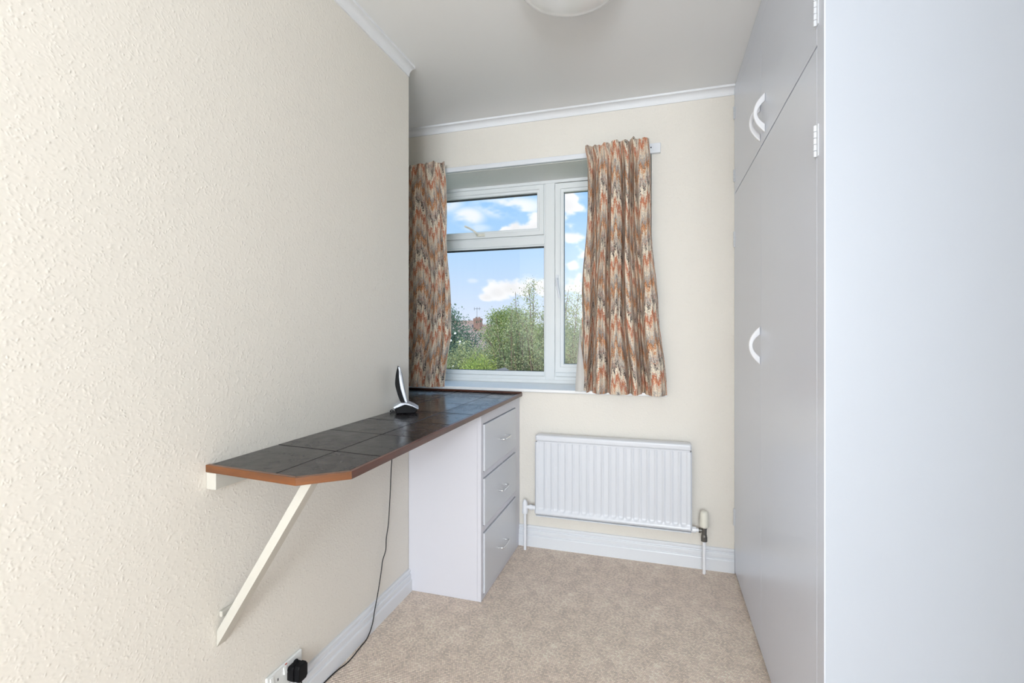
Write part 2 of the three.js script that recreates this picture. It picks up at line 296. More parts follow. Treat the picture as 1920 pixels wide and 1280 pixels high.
// window in view: one fixed light under a top-hung vent, and a tall side casement
const win = group('window_1'); win.userData.kind = 'structure';
const FZ = -2.93, FB = -2.995;
part('window_frame', [ring(OPEN.x0 + 0.001, OPEN.x1 - 0.001, 0.888, 2.152, 0.021, FB, FZ, 0.003), box(OPEN.x0 + 0.02, OPEN.x1 - 0.02, 0.905, 0.930, FB, FZ - 0.006, 0.003), box(OPEN.x0 + 0.02, OPEN.x1 - 0.02, 0.930, 0.957, FB, FZ - 0.014, 0.004)], M.upvc, win);
part('mullion', [box(-0.672, -0.611, 0.905, 2.140, FB, FZ - 0.003, 0.005), box(-0.681, -0.602, 0.907, 2.138, FB, FZ - 0.012, 0.003)], M.upvc, win);
part('transom', [box(OPEN.x0 + 0.02, -0.676, 1.755, 1.806, FB, FZ - 0.003, 0.005), box(OPEN.x0 + 0.02, -0.678, 1.748, 1.815, FB, FZ - 0.012, 0.003)], M.upvc, win);
function pane(parent, x0, x1, y0, y1, z, lip = 0.012) {
  part('glass_pane', box(x0, x1, y0, y1, z - 0.012, z - 0.008), M.glass, parent);
  part('gasket', [ring(x0 - 0.004, x1 + 0.004, y0 - 0.004, y1 + 0.004, 0.006, z - 0.0075, z - 0.004, 0), box(x0, x1, y1 - lip, y1 + 0.003, z - 0.03, z - 0.014)], M.gasket, parent, 'black rubber glazing seal with a dark strip for the shaded rim');  // top strip outside the glass paints the shaded underside of the frame rim
}
const vent = part('vent_sash', [ring(OPEN.x0 + 0.022, -0.681, 1.816, 2.131, 0.030, FB + 0.005, FZ - 0.004, 0.005), ring(OPEN.x0 + 0.045, -0.705, 1.840, 2.107, 0.022, FB + 0.01, FZ - 0.014, 0.006)], M.upvc, win);
pane(vent, OPEN.x0 + 0.06, -0.721, 1.857, 2.090, FZ - 0.02);
part('vent_handle', [box(-1.125, -1.07, 1.826, 1.846, FZ - 0.005, FZ + 0.008, 0.004), cyl(0.009, 0.009, [-1.118, 1.84, FZ + 0.004], [-1.118, 1.84, FZ + 0.024]), tube([[-1.115, 1.842, FZ + 0.022], [-1.14, 1.862, FZ + 0.03], [-1.17, 1.88, FZ + 0.035], [-1.195, 1.892, FZ + 0.036]], 0.006, 24, 10)], M.cream, vent, 'cream lever handle standing open');
part('keyhole', cyl(0.004, 0.004, [-1.118, 1.84, FZ + 0.023], [-1.118, 1.84, FZ + 0.0255], 12), M.gasket, vent);
const fixed = part('glazing_bead', ring(OPEN.x0 + 0.022, -0.673, 0.951, 1.754, 0.008, FB + 0.02, FZ - 0.014, 0.003), M.upvc, win);
pane(fixed, OPEN.x0 + 0.032, -0.682, 0.960, 1.744, FZ - 0.02, 0.004);
const casement = part('casement_sash', [ring(-0.609, OPEN.x1 - 0.022, 0.956, 2.127, 0.036, FB + 0.005, FZ + 0.002, 0.005), ring(-0.580, OPEN.x1 - 0.050, 0.985, 2.098, 0.025, FB + 0.01, FZ - 0.01, 0.007)], M.upvc, win);
pane(casement, -0.555, OPEN.x1 - 0.075, 1.010, 2.085, FZ - 0.02);
part('casement_handle', [box(-0.606, -0.584, 1.49, 1.56, FZ, FZ + 0.010, 0.004), cyl(0.008, 0.008, [-0.595, 1.535, FZ + 0.008], [-0.595, 1.535, FZ + 0.026]), tube([[-0.595, 1.54, FZ + 0.026], [-0.592, 1.51, FZ + 0.03], [-0.582, 1.46, FZ + 0.032], [-0.575, 1.415, FZ + 0.03]], 0.0065, 24, 10)], M.plastic, casement, 'white lever handle hanging down');
part('keyhole', cyl(0.0035, 0.0035, [-0.595, 1.537, FZ + 0.0255], [-0.595, 1.537, FZ + 0.0275], 12), M.gasket, casement);
part('window_sill', [box(OPEN.x0 + 0.001, OPEN.x1 - 0.001, 0.874, 0.888, FB, WZ + 0.005, 0.002), box(-1.69, 0.047, 0.870, 0.889, WZ + 0.0005, -2.600, 0.007)], phys({ color: C(252, 252, 252), roughness: 0.35, clearcoat: 0.3 }), win);
part('sill_outside', slab([[OPEN.x0, OUT - 0.08], [OPEN.x1, OUT - 0.08], [OPEN.x1, FB - 0.001], [OPEN.x0, FB - 0.001]], 0.84, 0.872, 0.003), M.upvc, win);

// unseen window added behind the camera, its glowing blind brightening the room
const win2 = group('window_2'); win2.userData.kind = 'structure';
{ const { x0, x1, y0, y1, z } = addedWindow;
  part('window_frame', [ring(x0 + 0.001, x1 - 0.001, y0 + 0.001, y1 - 0.001, 0.06, BZ + 0.06, BZ + 0.12, 0.004), box(0.665, 0.735, y0 + 0.05, y1 - 0.05, BZ + 0.06, BZ + 0.12, 0.004)], M.upvc, win2);
  part('glass_pane', box(x0 + 0.05, 0.67, y0 + 0.05, y1 - 0.05, BZ + 0.088, BZ + 0.092), M.glass, win2);
  part('glass_pane', box(0.73, x1 - 0.05, y0 + 0.05, y1 - 0.05, BZ + 0.088, BZ + 0.092), M.glass, win2);
  part('added_blind', box(x0 + 0.06, x1 - 0.06, y0 + 0.06, y1 - 0.06, z, z + 0.004), std({ color: C(240, 240, 236), roughness: 0.9, emissive: FILL_TINT, emissiveIntensity: 1.4 }), win2);
  part('added_blind_roller', [cyl(0.022, 0.022, [x0 + 0.04, y1 - 0.035, z + 0.02], [x1 - 0.04, y1 - 0.035, z + 0.02]), box(x0 + 0.04, x1 - 0.04, y1 - 0.02, y1 + 0.01, z, BZ - 0.001, 0.004), box(x0 + 0.06, x1 - 0.06, y0 + 0.045, y0 + 0.065, z - 0.004, z + 0.008, 0.003)], M.plastic, win2);
}

// ---------------------------------------------------------------- wardrobe on the right
const ward = thing('wardrobe', 'built-in white painted wardrobe with flush doors filling the right side', 'wardrobe');
const WE = -1.2755, G1 = -1.329, GF = -2.618, SEAM = -1.985, DIV = 1.894;
part('carcass', [box(CX + 0.024, RX - 0.002, 0.001, TOP - 0.001, WZ + 0.002, WE - 0.022)], M.wardrobe, ward);
part('end_panel', box(CX + 0.003, RX - 0.002, 0.001, TOP - 0.0015, WE - 0.02, WE, 0.0007), M.endPanelDimmed, ward, 'white painted end panel with its colour darkened to offset strong light');
part('stile', box(CX, CX + 0.022, 0.001, TOP - 0.0015, G1 + 0.002, WE - 0.0005, 0.0015), M.wardrobe, ward);
part('stile', box(CX, CX + 0.022, 0.001, TOP - 0.0015, WZ + 0.002, GF - 0.0015, 0.0015), M.wardrobe, ward);
part('top_rail', box(CX, CX + 0.022, 2.3637, TOP - 0.0015, GF, G1), M.wardrobe, ward);
function door(y0, y1, z0, z1) { return part('door', box(CX, CX + 0.02, y0, y1, z0, z1, 0.0012), M.wardrobe, ward); }
const doors = [door(DIV + 0.003, 2.3632, GF + 0.001, SEAM - 0.001), door(DIV + 0.003, 2.3632, SEAM + 0.001, G1), door(0.014, DIV - 0.002, GF + 0.001, SEAM - 0.001), door(0.014, DIV - 0.002, SEAM + 0.001, G1)];
function bow(parent, y, z) {                       // crescent pull standing off the door
  const o = [], n = 22, h = 0.0715; for (let i = 0; i <= n; i++) { const t = i / n * 2 - 1; o.push([-0.038 * (1 - Math.pow(Math.abs(t), 2.1)), t * h]); }
  const inn = []; for (let i = n; i >= 0; i--) { const t = i / n * 2 - 1; inn.push([-0.0255 * (1 - t * t), t * 0.042]); }
  const g = poly([...o, ...inn], 0.012, 0.003).translate(CX - 0.0005, y, z - 0.006);
  part('handle', clean(g), M.plastic, parent, 'white crescent pull handle');
}
bow(doors[0], 1.990, -2.000); bow(doors[1], 1.991, -1.915); bow(doors[2], 1.1535, -2.004);
function hinge(parent, y0, y1, z) {
  const g = [box(CX - 0.002, CX + 0.001, y0, y1, z - 0.014, z + 0.014, 0.0008)];
  for (let k = 0; k < 5; k++) { const a = y0 + (y1 - y0) * k / 5, b = y0 + (y1 - y0) * (k + 1) / 5; g.push(cyl(0.0042, 0.0042, [CX - 0.0035, a + 0.0006, z], [CX - 0.0035, b - 0.0006, z], 12)); }
  part('hinge', g, M.hinge, parent, 'white butt hinge');
}
hinge(doors[1], 1.941, 2.018, G1 + 0.001); hinge(doors[1], 2.255, 2.332, G1 + 0.001); hinge(doors[3], 1.625, 1.702, G1 + 0.001); hinge(doors[3], 0.245, 0.322, G1 + 0.001);
hinge(doors[0], 2.268, 2.330, GF); hinge(doors[0], 1.956, 2.016, GF); hinge(doors[2], 1.629, 1.706, GF); hinge(doors[2], 0.241, 0.326, GF);

// ---------------------------------------------------------------- tiled desk along the left wall
const desk = thing('desk', 'long narrow wall desk with dark slate tiles and wooden edging under the window', 'desk');
const DY = 0.860, DB = 0.842;
const cA = [LX + 0.0008, -0.957], cB = [-0.811, -0.931], cC = [-0.717, -1.014], cD = [-0.737, WZ + 0.001];
part('tile_bed', slab([[cA[0], -0.968], [-0.822, -0.943], [-0.730, -1.024], [-0.750, WZ + 0.014], [REC + 0.001, WZ + 0.014], [REC + 0.001, RECZ - 0.001], [cA[0], RECZ - 0.001]], DB, 0.8525), M.grout, desk, 'dark grout between the tiles');
const lerp = (a, b, t) => a + (b - a) * t, rowsZ = [[-0.969, -0.937], [-1.201, -1.168], [-1.440, -1.412], [-1.675, -1.645], [-1.905, -1.882], [-2.147, -2.142], [-2.400, -2.385], [-2.6245, -2.6245]];
const zAt = (row, x) => lerp(row[0], row[1], (x - LX) / 0.38), frontX = (z) => lerp(-0.7305, -0.7505, (z + 1.02) / -1.62);
const MID = -0.888; let tn = 0; const tr = rng(303);
function tile(pts) {
  const cx = pts.reduce((s, p) => s + p[0], 0) / pts.length, cz = pts.reduce((s, p) => s + p[1], 0) / pts.length;
  const q = pts.map(([x, z]) => { const L = Math.hypot(x - cx, z - cz), k = 1 - 0.0022 / L; return [cx + (x - cx) * k, cz + (z - cz) * k]; });
  const g = slab(q, 0.8525, DY - 0.0006 * tr(), 0.0012), uv = g.attributes.uv, a = tr(), b = tr(); for (let i = 0; i < uv.count; i++) uv.setXY(i, uv.getX(i) + a, uv.getY(i) + b);
  part('tile', g, M.tile[tn++ % 3], desk);
}
for (let k = 0; k < 7; k++) {
  const a = rowsZ[k], b = rowsZ[k + 1], x0 = LX + 0.0015;
  tile([[x0, zAt(a, x0)], [MID, zAt(a, MID)], [MID, zAt(b, MID)], [x0, zAt(b, x0)]]);
  const fa = frontX(a[1]), fb = frontX(b[1]);
  if (k === 0) tile([[MID, zAt(a, MID)], [-0.8195, -0.9445], [-0.7305, -1.0235], [fb, zAt(b, fb)], [MID, zAt(b, MID)]]);
  else tile([[MID, zAt(a, MID)], [fa, zAt(a, fa)], [fb, zAt(b, fb)], [MID, zAt(b, MID)]]);
}
for (const [za, zb] of [[RECZ - 0.002, -2.147], [-2.147, -2.400], [-2.400, -2.6245]]) for (const [xa, xb] of [[LX, -1.35], [-1.35, -1.585], [-1.585, REC + 0.002]]) tile([[xb, za], [xa, za], [xa, zb], [xb, zb]]);
function edging(a, b, ia, ib, m) { part('edging', slab([a, b, ib, ia], DB, DY + 0.0012, 0.0014), m, desk, 'varnished wooden edge strip with shade put into its colour'); }
const iA = [LX + 0.001, -0.9685], iB = [-0.8195, -0.9440], iC = [-0.7295, -1.0235], iD = [-0.7495, WZ + 0.001];
edging(cA, cB, iA, iB, M.wood); edging(cB, cC, iB, iC, M.wood);
{ const g = slab([cC, cD, iD, iC], DB, DY + 0.0012, 0.0014), uv = g.attributes.uv; part('edging', g, M.woodDarkShaded, desk, 'varnished wooden edge strip with shade put into its colour'); for (let i = 0; i < uv.count; i++) { const p = g.attributes.position; uv.setXY(i, p.getZ(i), p.getY(i)); } }
part('back_strip', box(REC + 0.002, cD[0] - 0.002, DY - 0.006, DY + 0.0085, WZ + 0.001, WZ + 0.0135, 0.002), M.woodDarkShaded, desk, 'dark wooden strip along the sill');
part('cleat', box(LX + 0.001, LX + 0.032, 0.798, DB - 0.0005, -2.0, -0.9585, 0.002), M.painted, desk, 'cream painted batten screwed to the wall');
{ // raking brace from the wall to the front corner
  const g = poly([[LX + 0.0015, 0.372], [-0.806, DB - 0.0006], [-0.834, DB - 0.0006], [LX + 0.0015, 0.4146]], 0.031, 0.0015).translate(0, 0, -1.019);
  part('brace', clean(g), M.painted, desk, 'cream painted raking brace');
  part('brace_block', box(LX + 0.001, LX + 0.011, 0.447, 0.463, -1.07, -0.996, 0.003), M.painted, desk, 'small cream block behind the brace foot');
}

// ---------------------------------------------------------------- drawer unit
const unit = thing('drawer_unit', 'white drawer unit with three drawers under the far end of the desk', 'drawers');
const UX = -0.753, U0 = -2.012;
part('side_panel', box(LX + 0.001, UX - 0.0185, 0.001, DB - 0.001, U0 - 0.018, U0, 0.001), M.unit, unit);
part('carcass', box(LX + 0.02, UX - 0.03, 0.02, DB - 0.012, WZ + 0.02, U0 - 0.02), M.dark, unit);
part('face_frame', [box(UX - 0.018, UX, 0.001, DB - 0.001, -2.039, U0, 0.001), box(UX - 0.018, UX, 0.001, DB - 0.001, WZ + 0.001, -2.551, 0.001), box(UX - 0.018, UX - 0.0003, 0.791, DB - 0.0015, -2.551, -2.039), box(UX - 0.018, UX - 0.0003, 0.546, 0.573, -2.551, -2.039), box(UX - 0.018, UX - 0.0003, 0.301, 0.329, -2.551, -2.039), box(UX - 0.018, UX - 0.0003, 0.001, 0.02, -2.551, -2.039)], M.unit, unit);
for (const [y0, y1, hy, hz] of [[0.5755, 0.788, 0.676, -2.262], [0.3315, 0.5425, 0.431, -2.235], [0.0235, 0.2965, 0.151, -2.236]]) {
  const d = part('drawer', box(UX - 0.018, UX + 0.007, y0, y1, -2.547, -2.0425, 0.003), M.drawer, unit);
  const x0 = UX + 0.0068, x1 = UX + 0.033, z1 = hz - 0.102;
  part('handle', [tube([[x0, hy, hz], [x1 - 0.008, hy, hz], [x1 - 0.002, hy, hz - 0.003], [x1, hy, hz - 0.01], [x1, hy, z1 + 0.01], [x1 - 0.002, hy, z1 + 0.003], [x1 - 0.008, hy, z1], [x0, hy, z1]], 0.0038, 60, 10)], M.chrome, d, 'silver wire pull handle');
}

// ---------------------------------------------------------------- radiator
const rad = thing('radiator', 'white fluted panel radiator on the wall below the window', 'radiator');
{ const X0 = -0.644, X1 = 0.165, Y0 = 0.205, Y1 = 0.606, Z = -2.553, nx = 400, ny = 72, N = 20;
  const g = new THREE.PlaneGeometry(X1 - X0, Y1 - Y0, nx, ny), p = g.attributes.position;
  for (let i = 0; i < p.count; i++) {
    const x = p.getX(i) + (X1 - X0) / 2, y = p.getY(i) + (Y1 - Y0) / 2, W = X1 - X0, f = ((x - 0.02) / (W - 0.04)) * N, k = f - Math.floor(f) - 0.5, inside = f > 0 && f < N;
    let z = 0; const half = 0.34, ends = y < 0.045 ? 0.045 - y : 0, q = Math.hypot(k, ends * 28);
    if (inside && q < 0.5) z -= 0.0046 * smooth(0.48, 0.24, q);
    z += 0.009 * Math.exp(-Math.pow((y - 0.018) / 0.013, 2)) - 0.012 * smooth(0.012, 0, y);
    z -= 0.01 * smooth(0.008, 0, Math.min(x, W - x));
    p.setXYZ(i, x + X0, y + Y0, Z + z);
  }
  g.computeVertexNormals();
  part('front_panel', clean(g), M.radiator, rad);
  part('back_panel', [box(X0 + 0.002, X1 - 0.002, Y0 + 0.004, Y1 - 0.004, -2.606, -2.594, 0.004), box(X0 + 0.001, X0 + 0.006, Y0 + 0.01, Y1, -2.604, Z - 0.012, 0.002), box(X1 - 0.006, X1 - 0.001, Y0 + 0.01, Y1, -2.604, Z - 0.012, 0.002), box(X0 + 0.004, X1 - 0.004, Y0 - 0.006, Y0 - 0.001, -2.59, Z - 0.004, 0.002), box(-0.5, -0.47, 0.3, 0.5, WZ + 0.001, -2.606), box(0.0, 0.03, 0.3, 0.5, WZ + 0.001, -2.606)], M.radiator, rad);
  part('top_cap', [box(X0 + 0.004, X1 - 0.002, 0.611, 0.646, -2.612, Z + 0.006, 0.011), box(X0 + 0.012, X1 - 0.01, 0.602, 0.612, -2.604, Z - 0.004, 0.002)], M.radiator, rad);
  const vx = -0.703, vz = -2.572;
  const lock = part('lockshield_valve', [lathe([[0, 0.042], [0.007, 0.041], [0.009, 0.037], [0.009, 0.034], [0.0125, 0.032], [0.0125, 0.028], [0.014, 0.024], [0.014, -0.01], [0.016, -0.012], [0.016, -0.032], [0.011, -0.036], [0, -0.036]], [vx, 0.237, vz]), cyl(0.010, 0.010, [vx + 0.01, 0.24, vz], [vx + 0.028, 0.24, vz]), cyl(0.0155, 0.0155, [vx + 0.026, 0.24, vz], [vx + 0.042, 0.24, vz], 6), cyl(0.012, 0.012, [vx + 0.04, 0.24, vz], [X0 + 0.006, 0.24, vz])], M.plastic, rad, 'white lockshield valve');
  const tx = 0.222;
  part('thermostatic_valve', [lathe([[0, 0.084], [0.010, 0.083], [0.017, 0.079], [0.0205, 0.066], [0.0215, 0.04], [0.0235, 0.014], [0.021, 0.005], [0.016, 0], [0, 0]], [tx, 0.232, vz], [0, 1, 0], 14)], M.cream, rad, 'cream thermostatic valve head');
  part('valve_body', [lathe([[0, 0.02], [0.0135, 0.02], [0.0145, 0.012], [0.0125, 0.008], [0.012, -0.02], [0.0135, -0.022], [0.0135, -0.028], [0.015, -0.03], [0.015, -0.052], [0.011, -0.054], [0, -0.054]], [tx, 0.2165, vz], [0, 1, 0], 16), cyl(0.009, 0.009, [tx - 0.01, 0.216, vz], [tx - 0.024, 0.216, vz]), cyl(0.0125, 0.0125, [tx - 0.016, 0.216, vz], [tx - 0.026, 0.216, vz], 6)], M.nickel, rad, 'tarnished metal valve body');
  part('tail_fitting', [cyl(0.0085, 0.0085, [tx - 0.026, 0.216, vz], [tx - 0.04, 0.216, vz]), cyl(0.0145, 0.0145, [tx - 0.038, 0.216, vz], [X1 - 0.004, 0.216, vz], 20)], M.plastic, rad);
  part('pipe', cyl(0.0078, 0.0078, [vx, 0.002, vz], [vx, 0.203, vz]), M.plastic, rad, 'white painted pipe');
  part('pipe', cyl(0.0078, 0.0078, [tx, 0.002, vz], [tx, 0.164, vz]), M.plastic, rad, 'white painted pipe');
}

// ---------------------------------------------------------------- curtain rail and curtains
const rail = thing('curtain_rail', 'white curtain rail on the wall over the window', 'curtain rail');
part('track', [box(-1.74, -0.07, 2.150, 2.177, WZ + 0.001, -2.613, 0.003)], M.trim, rail);
part('batten', box(-0.1, 0.015, 2.141, 2.192, WZ + 0.001, -2.6175, 0.003), M.trim, rail);
part('screw', cyl(0.0035, 0.0035, [-0.033, 2.170, -2.6178], [-0.033, 2.170, -2.6160], 12), M.gasket, rail);

function spline(pairs) { const c = pairs; return (u) => { for (let i = 1; i < c.length; i++) if (u <= c[i][0]) { const [a, p] = c[i - 1], [b, q] = c[i], t = smooth(a, b, u); return p + (q - p) * t; } return c[c.length - 1][1]; }; }
function makeCurtain(o, xl, xr, top, hem, z0, folds, pleats, phase, lowest, ruffs) {
  const ruffle = spline(ruffs); folds = folds.map(([u, z]) => [u, z < 0 ? Math.max(z * 1.5, -0.085) : z * 1.25]);
  const NU = 220, NV = 90, f = spline(folds), sheet = (dz, back) => {
    const pos = [], uv = [], idx = [], arc = new Float32Array(NU + 1);
    for (let i = 1; i <= NU; i++) { const dz2 = f(i / NU) - f((i - 1) / NU), dx = (xr(0.4) - xl(0.4)) / NU; arc[i] = arc[i - 1] + Math.hypot(dx, dz2 * 1.2) * 1.15; }
    for (let j = 0; j <= NV; j++) for (let i = 0; i <= NU; i++) {
      const u = i / NU, v = j / NV, drop = v * (top - hem), head = smooth(0.15, 0.02, drop), pinch = Math.exp(-Math.pow((drop - 0.075) / 0.03, 2));
      const pl = Math.sin(2 * Math.PI * (u * pleats + phase)), body = f(Math.min(1, Math.max(0, u + 0.012 * Math.sin(v * 5 + u * 9))));
      const grow = 0.62 + 0.36 * v + 0.06 * Math.sin(v * 7 + u * 11);
      const z = z0 + dz + body * (1 - head * 0.75) * grow + head * 0.011 * pl - pinch * 0.008 + 0.0025 * Math.sin(u * 60 + v * 9) * (1 - v * 0.6);
      const x = xl(v) + (xr(v) - xl(v)) * u + 0.004 * Math.sin(v * 9 + u * 20) * (1 - head) + head * 0.003 * Math.sin(u * 40);
      const ruff = (ruffle(u) + 0.0015 * Math.sin(u * 90)) * smooth(0.06, 0, drop);
      const y = top - drop + ruff + (lowest ? lowest(u) : 0) * v;
      pos.push(x, y, z); uv.push(arc[i] + xl(0) * 0.37, y + 0.012 * Math.sin(u * 14));
    }
    for (let j = 0; j < NV; j++) for (let i = 0; i < NU; i++) { const a = j * (NU + 1) + i, b = a + 1, c = a + NU + 1, d = c + 1; back ? idx.push(a, b, c, b, d, c) : idx.push(a, c, b, b, c, d); }
    const g = new THREE.BufferGeometry(); g.setAttribute('position', new THREE.Float32BufferAttribute(pos, 3)); g.setAttribute('uv', new THREE.Float32BufferAttribute(uv, 2)); g.setIndex(idx); g.computeVertexNormals();
    return clean(g, true);
  };
  part('curtain_cloth', sheet(0, false), M.curtain, o);
  return part('curtain_lining', sheet(-0.004, true), M.lining, o, 'pale lining behind the patterned cloth');
}
const cR = thing('curtain', 'short flame-patterned rust and grey curtain gathered at the right of the window', 'curtain');
const edgeR = { l: spline([[0, -0.366], [0.05, -0.359], [0.28, -0.360], [0.62, -0.386], [1, -0.402]]), r: spline([[0, -0.044], [0.08, -0.037], [0.3, -0.029], [0.66, 0.001], [1, 0.048]]) };
makeCurtain(cR, edgeR.l, edgeR.r, 2.186, 0.884, -2.54, [[0, -0.03], [0.045, 0.012], [0.09, -0.004], [0.135, -0.075], [0.18, -0.01], [0.24, 0.03], [0.315, 0.004], [0.345, -0.04], [0.40, 0.018], [0.47, 0.033], [0.54, 0.012], [0.575, -0.036], [0.62, 0.026], [0.66, 0.026], [0.70, -0.02], [0.735, -0.085], [0.775, -0.015], [0.84, 0.03], [0.92, 0.034], [0.97, 0.012], [1, -0.02]], 6.5, 0.1, (u) => (u < 0.1 ? 0.012 : 0), [[0, 0], [0.12, 0.002], [0.2, -0.004], [0.27, -0.002], [0.32, 0.006], [0.40, 0.004], [0.46, 0.010], [0.52, 0.010], [0.54, 0.006], [0.6, 0.010], [0.65, 0.002], [0.70, 0.004], [0.725, 0.019], [0.775, 0.019], [0.80, 0.004], [0.86, 0.008], [1, 0.005]]);
// the hem corner at the inner edge turns over and shows the lining
{ const pos = [], n = 26, m = 6, idx = []; for (let j = 0; j <= n; j++) for (let i = 0; i <= m; i++) { const v = j / n, u = i / m, y = 1.24 - v * 0.345, w = 0.004 + 0.042 * smooth(0, 0.9, v); pos.push(edgeR.l(0.72 + 0.28 * v) - 0.012 * v + u * w, y + 0.004 * u, -2.515 + 0.012 * Math.sin(u * 3) + 0.004 * v); }
  for (let j = 0; j < n; j++) for (let i = 0; i < m; i++) { const a = j * (m + 1) + i; idx.push(a, a + m + 1, a + 1, a + 1, a + m + 1, a + m + 2); }
  const g = new THREE.BufferGeometry(); g.setAttribute('position', new THREE.Float32BufferAttribute(pos, 3)); g.setIndex(idx); g.computeVertexNormals(); part('turned_edge', clean(g), M.lining, cR, 'turned-over lining at the inner edge'); }
const cL = thing('curtain', 'short flame-patterned rust and grey curtain half hidden by the left wall', 'curtain');
const edgeL = { l: () => -1.70, r: spline([[0, -1.178], [0.06, -1.181], [0.3, -1.166], [0.56, -1.147], [0.75, -1.152], [0.9, -1.178], [1, -1.189]]) };
makeCurtain(cL, edgeL.l, edgeL.r, 2.188, 0.888, -2.55, [[0, 0], [0.08, 0.03], [0.16, -0.03], [0.25, 0.03], [0.34, -0.03], [0.43, 0.03], [0.50, -0.035], [0.56, 0.012], [0.66, 0.034], [0.74, 0.016], [0.765, -0.008], [0.80, 0.02], [0.87, 0.034], [0.91, 0.004], [0.925, -0.02], [0.95, 0.006], [0.985, 0.004], [1, -0.016]], 10, 0.3, null, [[0, 0], [0.5, 0.002], [0.6, 0.0], [0.64, 0.006], [0.7, 0.004], [0.74, 0.007], [0.8, 0.003], [0.83, 0.014], [0.88, 0.013], [0.91, 0.003], [1, 0.001]]);

// ---------------------------------------------------------------- ceiling lamp
const lamp = thing('ceiling_lamp', 'round white dome lamp flush on the ceiling', 'ceiling lamp');
{ const x = -0.276, z = -1.575, R = 0.182;
  part('lamp_base', lathe([[0, 0], [0.118, 0], [0.122, -0.004], [0.122, -0.02], [0.118, -0.024], [0, -0.024]], [x, TOP - 0.0005, z], [0, 1, 0], 56), M.plastic, lamp);
  const p = [[0.12, -0.024], [R * 0.9, -0.034], [R * 0.985, -0.046]]; for (let i = 0; i <= 12; i++) { const a = i / 12 * Math.PI / 2; p.push([R * Math.pow(Math.cos(a), 0.62) * (i === 12 ? 0 : 1), -0.056 - 0.058 * Math.sin(a)]); }
  part('lamp_shade', lathe(p, [x, TOP - 0.0005, z], [0, 1, 0], 64), M.opal, lamp, 'white opal glass dome');
}

// ---------------------------------------------------------------- unseen floor lamp added to brighten the room
const addedLamp = thing('added_floor_lamp', 'unseen floor lamp with a white globe added to brighten the room', 'floor lamp');
{ const [x, y, z] = GLOBE.at;
  part('lamp_globe', clean(new THREE.SphereGeometry(GLOBE.r, 40, 24).translate(x, y, z)), std({ color: C(245, 245, 245), roughness: 0.4, emissive: GLOBE.color, emissiveIntensity: 2.0 }), addedLamp);
  part('pole', cyl(0.011, 0.011, [x, 0.02, z], [x, y - GLOBE.r - 0.012, z], 16), M.chrome, addedLamp);
  part('base', lathe([[0, 0.001], [0.125, 0.001], [0.128, 0.006], [0.12, 0.016], [0.03, 0.024], [0.012, 0.05], [0, 0.05]], [x, 0, z]), M.chrome, addedLamp);
  part('lamp_holder', lathe([[0, -0.03], [0.014, -0.03], [0.03, -0.004], [0.045, 0.012], [0, 0.012]], [x, y - GLOBE.r, z]), M.chrome, addedLamp);
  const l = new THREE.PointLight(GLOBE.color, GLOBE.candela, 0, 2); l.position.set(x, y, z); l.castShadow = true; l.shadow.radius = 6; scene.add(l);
}

// ---------------------------------------------------------------- cordless telephone on the desk
const PH = new THREE.Matrix4().makeBasis(new THREE.Vector3(0.875, 0, -0.484), new THREE.Vector3(0, 1, 0), new THREE.Vector3(0.484, 0, 0.875)).setPosition(-1.038, DY + 0.0008, -1.850);
const prof = (pts, w, bev, steps) => { const s = new THREE.Shape(); s.moveTo(...pts[0]); s.splineThru([...pts.slice(1), pts[0]].map((p) => new THREE.Vector2(...p))); const g = new THREE.ExtrudeGeometry(s, { depth: w - 2 * bev, bevelEnabled: true, bevelThickness: bev, bevelSize: bev, bevelOffset: -bev, bevelSegments: 4, curveSegments: 8 }); return clean(g.translate(0, 0, -w / 2 + bev).applyMatrix4(PH)); };
const flat = (pts, w, bev) => clean(poly(pts, w, bev).translate(0, 0, -w / 2).applyMatrix4(PH));
const cradle = thing('charging_cradle', 'black and silver telephone charging cradle standing on the tiled desk', 'phone base');
part('cradle_body', flat([[-0.038, 0], [0.040, 0], [0.050, 0.016], [0.028, 0.0275], [0.004, 0.035], [-0.004, 0.036], [-0.026, 0.0275], [-0.046, 0.020]], 0.088, 0.004), M.black, cradle);
part('cradle_shell', flat([[-0.047, 0.0205], [-0.027, 0.0285], [-0.004, 0.0372], [0.005, 0.036], [0.029, 0.0283], [0.0505, 0.0165], [0.054, 0.019], [0.036, 0.031], [0.012, 0.0425], [-0.02, 0.046], [-0.051, 0.029]], 0.092, 0.0022), M.silver, cradle, 'silver upper shell');
part('lead', tube([[-1.082, DY + 0.006, -1.826], [-1.090, DY + 0.012, -1.822], [-1.0965, DY + 0.004, -1.822], [-1.092, DY + 0.0025, -1.836], [-1.0795, DY + 0.0025, -1.842]], 0.002, 40, 8), M.cable, cradle, 'thin black lead');
const hand = thing('telephone_handset', 'slim black and silver cordless telephone handset upright in its cradle', 'telephone');
part('handset_back', prof([[-0.0335, 0.198], [-0.041, 0.165], [-0.044, 0.125], [-0.039, 0.098], [-0.028, 0.062], [-0.018, 0.044], [-0.005, 0.0455], [-0.015, 0.075], [-0.0240, 0.11], [-0.0290, 0.15], [-0.0300, 0.192]], 0.048, 0.0035), M.black, hand, 'black back shell');
part('handset_front', prof([[-0.0290, 0.1975], [-0.0285, 0.150], [-0.0235, 0.110], [-0.0140, 0.075], [-0.003, 0.0455], [0.0075, 0.0445], [0.003, 0.066], [-0.006, 0.105], [-0.014, 0.150], [-0.022, 0.186]], 0.044, 0.0035), M.silver, hand, 'silver front shell');
